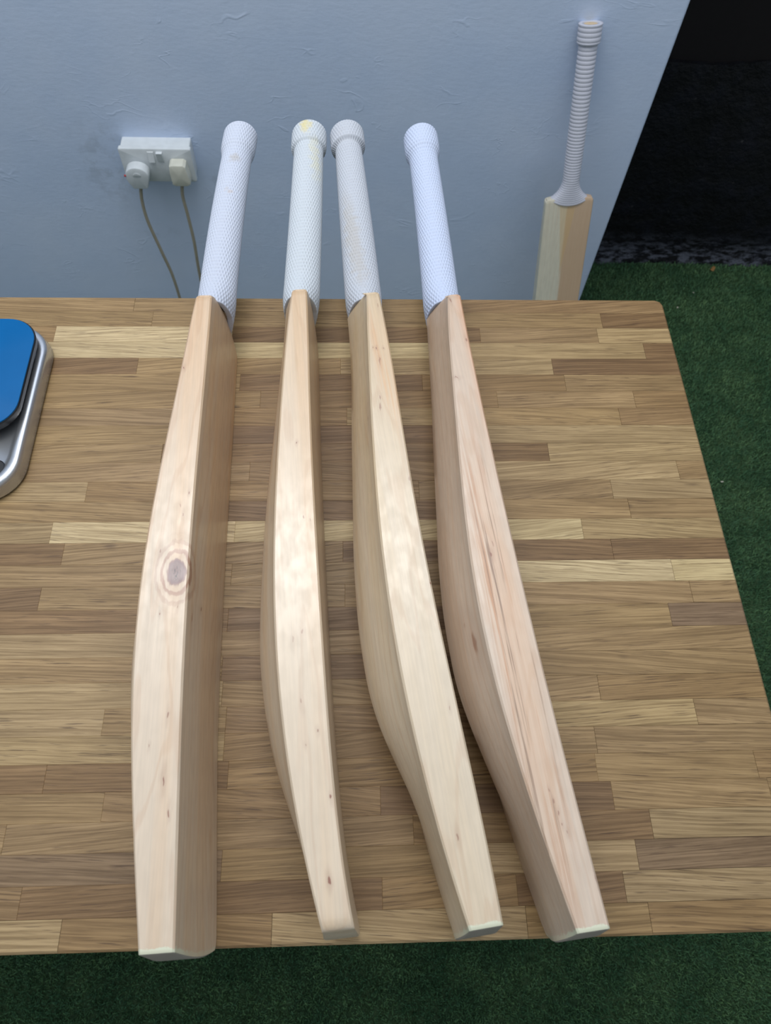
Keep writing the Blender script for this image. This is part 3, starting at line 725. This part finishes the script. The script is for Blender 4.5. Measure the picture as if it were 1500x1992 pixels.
outline_slab(pts, -0.025, 0.0, CREAM, 'plug_body', p2, 0.004)
cx0, cz0 = -0.727, -0.402
path = [(cx0 + 0.001, -0.012, cz0 - 0.022), (-0.732, -0.014, -0.458), (-0.731, -0.016, -0.509), (-0.731, -0.018, -0.58), (-0.737, -0.018, -0.674), (-0.74, -0.018, -0.80), (-0.735, -0.018, -0.89), (-0.71, -0.03, -0.92), (-0.66, -0.075, -0.922)]
V, F = tube(smooth_path([(x - cx0, y, z - cz0) for x, y, z in path]), 0.0036, 10); obj('cable', V, F, CABLE, p2, 180)

# ------------------------------------------------------------------ kitchen scale
STEEL = NT('brushed_silver_shell'); _n = STEEL.noise(STEEL.mapping(STEEL.coord(), (4, 4, 300)), 1.0, 3)
STEEL.out(s2l(190, 192, 196), STEEL.rng(_n, 0.3, 0.7, 0.24, 0.36), 0.5, 0.85); STEEL = STEEL.m
BLUE = simple('blue_glass_top', s2l(0, 92, 152), 0.45, 0.12, 0.0, 0.03, 30)
sx0, sy0 = -0.770, -0.164
ks = empty('kitchen_scale', (sx0, sy0, T)); tag(ks, 'silver kitchen scale with a blue glass top at the left table edge', 'kitchen scale')
HX, HY = 0.0815, 0.106
def rr_ring(hx, hy, r, z, cyo=0.0): return round_rect(0, cyo, hx, hy, r, z, 10)
V, F = loft([rr_ring(HX - .003, HY - .003, .036, 0.0), rr_ring(HX - .001, HY - .001, .038, 0.0015)])
obj('base', V, F, DARKP, ks, 30)
rings = [rr_ring(HX - .001, HY - .001, .038, 0.0015), rr_ring(HX, HY, .039, 0.003), rr_ring(HX - .001, HY - .001, .039, 0.014), rr_ring(HX - .0025, HY - .0025, .038, 0.018), rr_ring(HX - .0045, HY - .0045, .037, 0.0195),
         rr_ring(HX - .0105, HY - .0095, .033, 0.0192), rr_ring(HX - .0125, HY - .0115, .032, 0.0175), rr_ring(HX - .016, HY - .020, .030, 0.0155)]
V, F = loft(rings); obj('body', V, F, STEEL, ks, 40)
pc = 0.030
V, F = loft([rr_ring(.050, .050, .02, 0.0155, pc), rr_ring(.056, .056, .025, 0.024, pc)]); obj('platform_support', V, F, DARKP, ks, 40)
V, F = loft([rr_ring(.064, .061, .028, 0.0225, pc), rr_ring(.0725, .0698, .032, 0.0240, pc), rr_ring(.0737, .0708, .033, 0.0315, pc), rr_ring(.0727, .0698, .032, 0.0325, pc)]); obj('platform_rim', V, F, DARKP, ks, 40)
V, F = loft([rr_ring(.0725, .0695, .032, 0.0324, pc), rr_ring(.0723, .0693, .032, 0.0334, pc), rr_ring(.0714, .0684, .031, 0.0338, pc)]); obj('weighing_plate', V, F, BLUE, ks, 30)
for bx in (0.058, -0.058):
    rg = lambda ins, z: [(bx + a, -0.079 + b, z) for a, b, _ in round_rect(0, 0, .0085 - ins, .012 - ins, .0075 - ins, 0, 6)]
    V, F = loft([rg(0, 0.0158), rg(0, 0.0178), rg(.001, 0.0184)]); obj('button', V, F, DARKP, ks, 30)
rg = lambda ins, z: [(a, -0.079 + b, z) for a, b, _ in round_rect(0, 0, .034 - ins, .013 - ins, .003, 0, 4)]
V, F = loft([rg(0, 0.0158), rg(0, 0.0172), rg(.001, 0.0176)]); obj('display', V, F, DARKP, ks, 30)

# ------------------------------------------------------------------ bits on the turf
CHIP = simple('pale_wood_chip', s2l(196, 192, 176), 0.7); CHIPB = simple('brown_wood_chip', s2l(150, 112, 62), 0.7)
def chip(x, y, s, mat, label, seed):
    random.seed(seed)
    ring = lambda k, z: [(s * k * math.cos(a) * random.uniform(.6, 1.2), s * .6 * k * math.sin(a) * random.uniform(.6, 1.2), z) for a in np.linspace(0, 2 * math.pi, 7, endpoint=False)]
    V, F = loft([ring(.8, 0.0), ring(1.0, s * .25), ring(.6, s * .45)])
    o = obj('wood_chip', V, F, mat); o.location = (x, y, 0.0075); o.rotation_euler = (0.1, 0.15, seed)
    tag(o, label, 'wood chip')
chip(0.568, 0.866, 0.0045, CHIP, 'pale wood chip on the turf just beyond the table corner', 1)
chip(0.628, 0.924, 0.0030, CHIP, 'tiny pale wood chip on the turf, nearest the black wall', 2)
chip(0.558, 0.286, 0.0040, CHIP, 'small white wood chip on the turf beside the long right table edge', 3)
chip(0.708, BY - 0.04, 0.012, CHIPB, 'brown wood chip lying at the foot of the black wall', 4)
